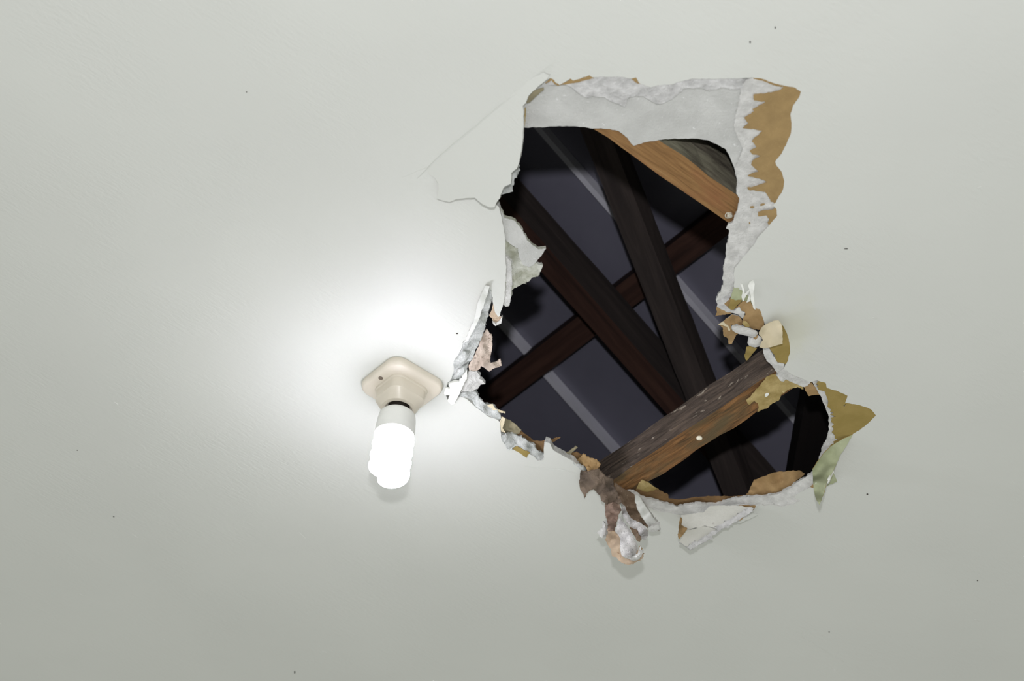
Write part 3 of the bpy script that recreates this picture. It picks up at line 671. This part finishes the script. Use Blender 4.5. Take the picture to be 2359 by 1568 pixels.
sheet('cream_curl', d7('678,850 730,772 800,730 880,690 962,680 1002,730 1022,850 1022,1012 940,1035 850,1062 760,1082 688,1066 702,1010 735,960 720,920 680,882'),
      [p for p in d7('690,860,-.004 800,740,-.006 960,690,-.012 1010,850,-.018 1020,1000,-.016 850,1060,-.016 700,1060,-.006')], m_cream, .0012, .0006, .03, 5, .8, m_cream, m_olive, label='curled cream paper scrap facing the room')
sheet('torn_paper', d7('960,690 1042,770 1092,880 1123,1000 1133,1130 1103,1260 1052,1362 1035,1290 950,1282 900,1170 830,1080 950,1000 1000,850'), .0004, m_olive, .0008, .0002, .05, 5, 1.0, label='olive paper patch behind the cream curl')
sheet('paper_scrap', d7('498,1062 560,1050 655,1075 582,1160 545,1210 512,1252 492,1255 472,1195 490,1110'), [p for p in d7('560,1060,.004 490,1250,.016')], m_olive, .001, .0010, .06, 4.5, 1.0, label='small olive paper tip pointing into the dark')
sheet('paint_flake', d7('522,180 545,130 600,95 618,150 612,200 600,290 605,350 615,440 632,520 602,508 590,460 568,400 550,260'), [p for p in d7('600,100,-.001 560,250,-.007 615,515,-.013')], m_chip, .001, .0005, .05, 4, .8, label='long white paint peel at the right edge')
sheet('paint_flake', d7('408,150 450,165 470,260 472,320 428,330 445,260 432,200'), [p for p in d7('410,150,-.001 450,320,-.006')], m_chip, .001, .0005, .05, 4, .6)
sheet('paint_flake', d7('428,330 478,290 548,238 540,262 492,322 462,400 438,382'), -.005, m_chip, .001, .0005, .1, 4, .6)
sheet('paint_flake', d7('500,420 520,360 540,300 556,392 520,412'), -.004, m_chip, .001, .0005, .1, 4, .5)
sheet('paint_flake', d7('555,750 600,705 628,702 600,760 570,790'), -.002, m_chip, .001, .0004, .1, 4, .6)

# --- marks on the paint: raised ridges, a hanging thread of paint, small dark spots
def tube(name, pts, r, mat, parent=None, seg=6, closed_ends=True, label=None):
    rings, verts, faces = [], [], []
    n = len(pts)
    rr = r if isinstance(r, (list, tuple)) else [r] * n
    for i, p in enumerate(pts):
        t = (pts[min(i + 1, n - 1)] - pts[max(i - 1, 0)]).normalized()
        a = t.orthogonal().normalized() if abs(t.z) > .95 else t.cross(Vector((0, 0, 1))).normalized()
        b = t.cross(a)
        for k in range(seg):
            an = 2 * pi * k / seg
            verts.append(p + (a * cos(an) + b * sin(an)) * rr[i])
    for i in range(n - 1):
        for k in range(seg):
            faces.append((i * seg + k, i * seg + (k + 1) % seg, (i + 1) * seg + (k + 1) % seg, (i + 1) * seg + k))
    faces.append(tuple(reversed(range(seg)))); faces.append(tuple((n - 1) * seg + k for k in range(seg)))
    o = mesh_obj(name, verts, faces, [mat], None, parent, True)
    if label: o['label'] = label
    return o

def ridge(s, r, h=0.0, wob=1.0, n=14, label=None, mat=None):
    P = [Vector(p[:2]) for p in px(s)]
    pts = []
    for i in range(len(P) - 1):
        for j in range(n):
            q = P[i].lerp(P[i + 1], j / n)
            pts.append(q)
    pts.append(P[-1])
    out = [at(p.x + wob * rnd2(p.x * .05, p.y * .05, 3), p.y + wob * rnd2(p.x * .05, p.y * .05, 8), h) for p in pts]
    m = len(out)
    rr = [r * (.25 + .75 * math.sin(pi * (i + .5) / m)) * (.7 + .6 * abs(rnd2(i * .7, 0, r * 1e4))) for i in range(m)]
    return tube('paint_ridge', out, rr, mat or m_paint2, ceiling, 6, label=label)

ridge('1675,1372 1722,1396', .0006)
ridge('1790,1432 1850,1466 1915,1508 2030,1568', .0006, wob=4, label='long thin crack ridge toward the lower right corner')
ridge('1208,1073 1250,1079 1290,1081 1330,1090', .0005, -.001, wob=2)
ridge('305,1230 318,1238', .0008); ridge('690,1226 704,1240', .0008); ridge('182,1366 190,1371', .0008); ridge('742,1499 752,1502', .0008)
ridge('264,926 272,932', .0008); ridge('2005,735 2012,731 2020,735', .0008); ridge('2238,1430 2247,1426 2256,1431', .0009); ridge('289,90 293,94', .0009)
ridge('2250,433 2262,430', .0006); ridge('925,410 985,385 1000,372', .0004, wob=2); ridge('1245,165 1285,140', .0004, wob=2)
ridge('1262,170 1215,196 1180,222 1130,262 1080,304 1038,338 1002,370 978,396 960,412', .0009, -.0003, wob=2, n=8, label='raised crease line along the sagging board flap')
def spot(x, y, rx, ry):
    vs_, fs = [], []
    k = 9
    for i in range(k):
        a = 2 * pi * i / k
        vs_.append(at(x + rx * cos(a), y + ry * sin(a), 0.0))
    for i in range(k):
        a = 2 * pi * i / k
        vs_.append(at(x + rx * .6 * cos(a), y + ry * .6 * sin(a), -.0007))
    for i in range(k): fs.append((i, (i + 1) % k, k + (i + 1) % k, k + i))
    fs.append(tuple(range(k, 2 * k)))
    mesh_obj('dark_speck', vs_, fs, [m_speck], None, ceiling)
for a in ((1786, 64, 1.5, 3), (1728, 97, 2, 3), (679, 1548, 1.5, 4), (2252, 1337, 1.6, 1.4), (1949, 573, 5, 1), (1053, 768, 3, 1.6), (568, 212, 1.5, 1.2), (1910, 1455, 1.4, 1.4), (1134, 445, 1.5, 1.5), (1998, 1138, 2.2, 2), (178, 1037, 1.4, 1), (262, 1190, 2, 1)):
    spot(*a)

# ------------------------------------------------------------------ roof space: timbers, roof, added gables
def beam(name, p0, p1, w, hgt, upv, mats, label, cat, group=None, jit=.0015, seg=40, sidepick=None, parent=None):
    """Timber from p0 to p1 (centres of its lower face), width w, depth hgt along upv; wavering sawn edges; one mesh in its own frame."""
    x = (p1 - p0); L = x.length; x.normalize()
    y = upv.cross(x).normalized()
    z = x.cross(y).normalized()
    verts, faces, fm = [], [], []
    ring = [(-.5, 0), (-.17, 0), (.17, 0), (.5, 0), (.5, .35), (.5, .7), (.5, 1), (0, 1), (-.5, 1), (-.5, .7), (-.5, .35)]
    nr = len(ring)
    sd = SEED[0] = SEED[0] + 1
    for i in range(seg + 1):
        t = i / seg
        for k, (a, b) in enumerate(ring):
            q = Vector((t * L * 14, k * 1.7, sd))
            dy = jit * (noise.noise(q) + .6 * noise.noise(q * 3))
            dz = jit * .8 * (noise.noise(q + Vector((0, 0, 50))))
            verts.append((t * L, a * w + dy, b * hgt + dz))
    for i in range(seg):
        for k in range(nr):
            k2 = (k + 1) % nr
            faces.append((i * nr + k, (i + 1) * nr + k, (i + 1) * nr + k2, i * nr + k2))
            fm.append(0 if k < 3 else 1)
    faces.append(tuple(range(nr))); fm.append(1)
    faces.append(tuple(seg * nr + k for k in reversed(range(nr)))); fm.append(1)
    me = bpy.data.meshes.new(name)
    me.from_pydata(verts, [], faces)
    for m in mats: me.materials.append(m)
    for p, i in zip(me.polygons, fm): p.material_index = i
    bm = bmesh.new(); bm.from_mesh(me); bmesh.ops.recalc_face_normals(bm, faces=bm.faces); bm.to_mesh(me); bm.free()
    o = bpy.data.objects.new(name, me)
    R = Matrix((x, y, z)).transposed().to_4x4(); R.translation = p0
    o.matrix_world = R
    link(o, parent)
    if label: tag(o, label, cat, group)
    return o

ZUP = Vector((0, 0, 1))
HJ = .0125
def joist(name, low_a, low_b, up_a, up_b, top, mats, label, e0, e1):
    """Ceiling joist: its lower face lies between two traced edges on level HJ."""
    la, lb, ua, ub = (at(*q, HJ) for q in (low_a, low_b, up_a, up_b))
    d = ((lb - la).normalized() + (ub - ua).normalized()).normalized()
    m0 = (la + ua) / 2; 
    pl = (la + lb) / 2; pu = (ua + ub) / 2
    perp = Vector((-d.y, d.x, 0))
    w = abs((pu - pl).dot(perp))
    c = (pl + pu) / 2
    L0 = (la - c).dot(d); L1 = (lb - c).dot(d)
    return beam(name, c + d * (L0 - e0), c + d * (L1 + e1), w, top, ZUP, mats, label, 'timber', jit=.0035, seg=90)

near = joist('ceiling_joist', (1465, 1129), (1744, 948), (1412, 1103), (1768, 866), .052, [m_tim_bot, m_tim_side],
             'weathered brown and grey joist crossing the lower right of the hole', .75, 1.2)
far = joist('ceiling_joist', (1366.8, 297.3), (1673, 507), (1516.7, 322.2), (1698.5, 449.7), .10, [m_tim2_bot, m_tim2_side],
            'freshly sawn golden joist at the upper right of the hole', 1.0, .7)

def child_world(o, parent):
    bpy.context.view_layer.update()
    o.parent = parent
    o.matrix_parent_inverse = parent.matrix_world.inverted()

def nail(x, y, h, r, mat, parent, label):
    c = at(x, y, h)
    verts, faces = [], []
    k = 12
    for i in range(k):
        a = 2 * pi * i / k
        verts.append(c + Vector((r * cos(a), r * sin(a), .004)))
    for i in range(k):
        a = 2 * pi * i / k
        verts.append(c + Vector((r * cos(a), r * sin(a), 0)))
    verts.append(c + Vector((0, 0, -.0012)))
    for i in range(k):
        j = (i + 1) % k
        faces += [(i, j, k + j, k + i), (k + i, k + j, 2 * k)]
    o = mesh_obj('nail_head', verts, faces, [mat], None, None)
    child_world(o, parent)
    o['label'] = label
    return o
nail(1611, 1010, HJ - .002, .0042, m_nailpaint, near, 'round pale nail head')
nail(1681, 498, HJ - .003, .0034, m_steel, far, 'shiny bent nail at the joist end')
pts = [at(1676 + 7 * cos(a) * (1 - .04 * i), 496 + 6 * sin(a), HJ - .004 - .0004 * i) for i, a in enumerate([k * .5 for k in range(15)])]
wire = tube('wire_curl', pts, .0007, m_steel, None, 5); child_world(wire, far); wire['label'] = 'curl of thin bright wire'

PITCH = radians(27.0)
HR = 0.85
ndn = Vector((0, 0, -1)) * cos(PITCH) - vx * sin(PITCH)       # roof normal, pointing into the roof space
sdir = vx * cos(PITCH) - ZUP * sin(PITCH)                     # down the slope
RO = Vector((P0.x, P0.y, CEIL_Z + HR))
def on_roof(x, y, off=0.0):
    d = ray(x, y)
    o_ = RO + ndn * off
    return CAM + d * ((o_ - CAM).dot(ndn) / d.dot(ndn))
def uv(p): return (p - RO).dot(ux), (p - RO).dot(sdir)
def rpt(a, s, off=0.0): return RO + ux * a + sdir * s + ndn * off

def box(name, pts8, mat, parent=None, label=None):
    F = [(0, 1, 2, 3), (7, 6, 5, 4), (0, 4, 5, 1), (1, 5, 6, 2), (2, 6, 7, 3), (3, 7, 4, 0)]
    o = mesh_obj(name, pts8, F, [mat], None, None)
    bm = bmesh.new(); bm.from_mesh(o.data); bmesh.ops.recalc_face_normals(bm, faces=bm.faces); bm.to_mesh(o.data); bm.free()
    if parent: child_world(o, parent)
    if label: o['label'] = label
    return o

S0, S1 = -2.4, HR / sin(PITCH) + .05
rid = rpt(0, S0, 0)
Z_r = rid.z
back = (Z_r - CEIL_Z) / tan(PITCH)
def rv(a, b, z): return Vector((P0.x, P0.y, 0)) + ux * a + vx * b + ZUP * z
b_r = (rid - RO).dot(vx)
b_e = (rpt(0, S1) - RO).dot(vx)
rverts, rfaces = [], []
for a in (-4.1, 4.1):
    for dz in (.02, .10):
        rverts += [rv(a, b_e, CEIL_Z - .02 + dz), rv(a, b_r, Z_r + dz), rv(a, b_r - back - .05, CEIL_Z - .02 + dz)]
# 0..2 inner a0, 3..5 outer a0, 6..8 inner a1, 9..11 outer a1
rfaces = [(0, 1, 7, 6), (1, 2, 8, 7), (3, 9, 10, 4), (4, 10, 11, 5), (0, 6, 9, 3), (2, 5, 11, 8), (0, 3, 4, 1), (1, 4, 5, 2), (6, 7, 10, 9), (7, 8, 11, 10)]
roof = mesh_obj('roof', rverts, rfaces, [m_roof], None, None)
tag(roof, 'pitched grey metal roof seen through the hole', kind='structure')
bm = bmesh.new(); bm.from_mesh(roof.data); bmesh.ops.recalc_face_normals(bm, faces=bm.faces); bm.to_mesh(roof.data); bm.free()

a1 = (uv(on_roof(1250, 825))[0] + uv(on_roof(1420, 1030))[0]) / 2
a2 = (uv(on_roof(1535, 615))[0] + uv(on_roof(1660, 745))[0]) / 2
sp = a2 - a1
for k in range(-1, 4):
    aL, aR = a1 + sp * (k - 1), a1 + sp * k
    lo, hi = min(aL, aR), max(aL, aR)
    sh = box('roof_sheet', [rpt(lo + .002, -2.2, .004), rpt(hi - .002, -2.2, .004), rpt(hi - .002, 1.5, .004), rpt(lo + .002, 1.5, .004),
                            rpt(lo + .002, -2.2, -.004), rpt(hi - .002, -2.2, -.004), rpt(hi - .002, 1.5, -.004), rpt(lo + .002, 1.5, -.004)], m_roof, roof)
    e = aR
    sm = box('sheet_seam', [rpt(e - .0055, -2.2, .024), rpt(e + .0055, -2.2, .024), rpt(e + .0055, 1.5, .024), rpt(e - .0055, 1.5, .024),
                            rpt(e - .0065, -2.2, .0045), rpt(e + .0065, -2.2, .0045), rpt(e + .0065, 1.5, .0045), rpt(e - .0065, 1.5, .0045)], m_seam, None)
    child_world(sm, sh)

for s_, nm in ((-4.12, 'wall_blocker_left'), (4.12, 'wall_blocker_right')):  # unseen gable ends, added to keep ambient light out of the roof space
    vv = []
    for a in (s_, s_ + (.1 if s_ > 0 else -.1)):
        vv += [rv(a, b_e, CEIL_Z - .1), rv(a, b_r, Z_r + .12), rv(a, b_r - back - .05, CEIL_Z - .1)]
    tag(mesh_obj(nm, vv, [(0, 1, 2), (5, 4, 3), (0, 3, 4, 1), (1, 4, 5, 2), (2, 5, 3, 0)], [m_wall]), 'unseen grey gable wall added to keep light out of the roof space', kind='structure')

# purlin just under the sheets, rafter under the purlin, strut nearer still
pm = [on_roof(1160, 905, .05), on_roof(1440, 665, .05)]
pc = (pm[0] + pm[1]) / 2
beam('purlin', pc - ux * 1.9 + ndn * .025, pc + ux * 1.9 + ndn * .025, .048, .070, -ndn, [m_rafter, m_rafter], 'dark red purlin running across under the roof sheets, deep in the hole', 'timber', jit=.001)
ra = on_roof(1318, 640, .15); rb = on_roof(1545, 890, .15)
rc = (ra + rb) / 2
beam('rafter', rc - sdir * 1.7 + ndn * .03, rc + sdir * .85 + ndn * .03, .045, .075, -ndn, [m_rafter, m_strut], 'dark red brown rafter sloping down to the right behind the near joist', 'timber', jit=.001)  # greyer sides: the lit side of the rafter put into the colour
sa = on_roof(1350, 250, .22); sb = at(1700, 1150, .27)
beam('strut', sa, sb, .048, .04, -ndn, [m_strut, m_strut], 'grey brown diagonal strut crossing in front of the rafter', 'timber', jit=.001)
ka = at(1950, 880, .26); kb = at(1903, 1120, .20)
beam('hip_timber', ka + (ka - kb) * 1.0, kb + (kb - ka) * .8, .12, .06, ZUP, [m_black, m_black], 'black timber behind the right end of the hole', 'timber', jit=.001)

# ------------------------------------------------------------------ lamp
lamp_c = at(927, 884, 0)
LA = Vector((0.5704, -0.8214, 0))
la_dir = (at(895, 826) - at(842, 868)); la_dir.z = 0; la_dir.normalize()
lb_dir = Vector((-la_dir.y, la_dir.x, 0))
lamp = bpy.data.objects.new('ceiling_lamp', None)
lamp.empty_display_size = .05
lamp.location = lamp_c
link(lamp)
tag(lamp, 'lit spiral bulb in a cream square ceiling holder left of the hole', 'lamp')

def rsq(s, r, n=7):
    """rounded square of half side s, corner radius r"""
    out = []
    for cx, cy, a0 in ((1, 1, 0), (-1, 1, 90), (-1, -1, 180), (1, -1, 270)):
        for i in range(n + 1):
            a = radians(a0 + 90 * i / n)
            out.append((cx * (s - r) + r * cos(a), cy * (s - r) + r * sin(a)))
    return out

def stack(name, rings, mat, parent, cap0=True, cap1=True, smooth=True, sharp=40, label=None):
    """rings: list of (list of (a, b), depth below the ceiling); lofted into one mesh in lamp axes"""
    n = len(rings[0][0]); verts, faces = [], []
    for pts_, dz in rings:
        for a, b in pts_: verts.append(lamp_c + la_dir * a + lb_dir * b - ZUP * dz)
    for i in range(len(rings) - 1):
        for k in range(n):
            k2 = (k + 1) % n
            faces.append((i * n + k, (i + 1) * n + k, (i + 1) * n + k2, i * n + k2))
    if cap0: faces.append(tuple(range(n)))
    if cap1: faces.append(tuple((len(rings) - 1) * n + k for k in reversed(range(n))))
    o = mesh_obj(name, verts, faces, [mat], None, parent, smooth)
    bm = bmesh.new(); bm.from_mesh(o.data); bmesh.ops.recalc_face_normals(bm, faces=bm.faces); bm.to_mesh(o.data); bm.free()
    if smooth:
        for p in o.data.polygons: p.use_smooth = True
        o.data.set_sharp_from_angle(angle=radians(sharp))
    if label: o['label'] = label
    return o

def circ(r, n=40): return [(r * cos(2 * pi * k / n), r * sin(2 * pi * k / n)) for k in range(n)]

plate = stack('base_plate', [(rsq(.0455, .019), 0), (rsq(.0460, .019), .003), (rsq(.0455, .019), .0075), (rsq(.0440, .0185), .0098), (rsq(.0415, .018), .0112), (rsq(.0405, .0178), .0114), (rsq(.0395, .0175), .0120), (rsq(.02, .010), .0135)], m_plastic, lamp)
# screw hole: a flat raised disc, the recess shade put into its colour
hp = at(877, 871, -.0125) - lamp_c
ha, hb = hp.dot(la_dir), hp.dot(lb_dir)
def oc(r, n=18): return [(ha + r * cos(2 * pi * k / n), hb + r * sin(2 * pi * k / n)) for k in range(n)]
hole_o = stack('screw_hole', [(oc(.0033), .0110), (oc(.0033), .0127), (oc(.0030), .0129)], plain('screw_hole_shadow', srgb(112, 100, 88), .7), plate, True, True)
stack('socket', [(rsq(.0305, .015), .0125), (rsq(.0300, .015), .0150), (rsq(.0285, .014), .0165), (rsq(.0282, .014), .0315), (rsq(.0275, .014), .0325), (rsq(.0235, .0215), .046), (rsq(.0205, .0203), .047), (rsq(.0190, .0188), .0468), (rsq(.0185, .0183), .040)], m_plastic, lamp, True, True, sharp=24)
stack('contact_ring', [(circ(.0150), .0395), (circ(.0155), .050), (circ(.0150), .056)], m_dark, lamp)  # solid ring, shade of the gap above the collar put into its colour
bulb = stack('bulb', [(circ(.0175), .0545), (circ(.0225), .0560), (circ(.0250), .0585), (circ(.0262), .066), (circ(.0270), .080), (circ(.0274), .0815), (circ(.0272), .083), (circ(.0276), .0930), (circ(.0262), .0945), (circ(.0245), .0950)], m_cap, lamp, label='white collar of the spiral bulb')

def spiral_tube():
    pts, rr = [], []
    turns, n = 3.6, 150
    R, r = .0215, .0068
    z0, z1 = .0985, .1630
    for i in range(n + 1):
        t = i / n
        a = 2 * pi * turns * t
        Rk = R
        if t > .9: Rk = R * (1 - .75 * ((t - .9) / .1) ** 1.6)
        pts.append(lamp_c + la_dir * (Rk * cos(a)) + lb_dir * (Rk * sin(a)) - ZUP * (z0 + (z1 - z0) * t))
    m = len(pts)
    return tube('glowing_tube', pts, r, m_bulb, None, 12)
gt = spiral_tube(); child_world(gt, bulb)
gt['label'] = 'glowing white spiral tube'
pts2 = [lamp_c + la_dir * (.0105 * cos(a)) + lb_dir * (.0105 * sin(a)) - ZUP * (.094 + .062 * i / 40) for i, a in enumerate([k * .5 for k in range(41)])]
gt2 = tube('glowing_tube', pts2, .0062, m_bulb, None, 10); child_world(gt2, bulb)
cone = stack('glowing_base', [(circ(.0245), .0952), (circ(.0265), .0975), (circ(.0265), .1010), (circ(.020), .1030)], m_bulb, None)
child_world(cone, bulb); cone['label'] = 'bright first coil below the collar'
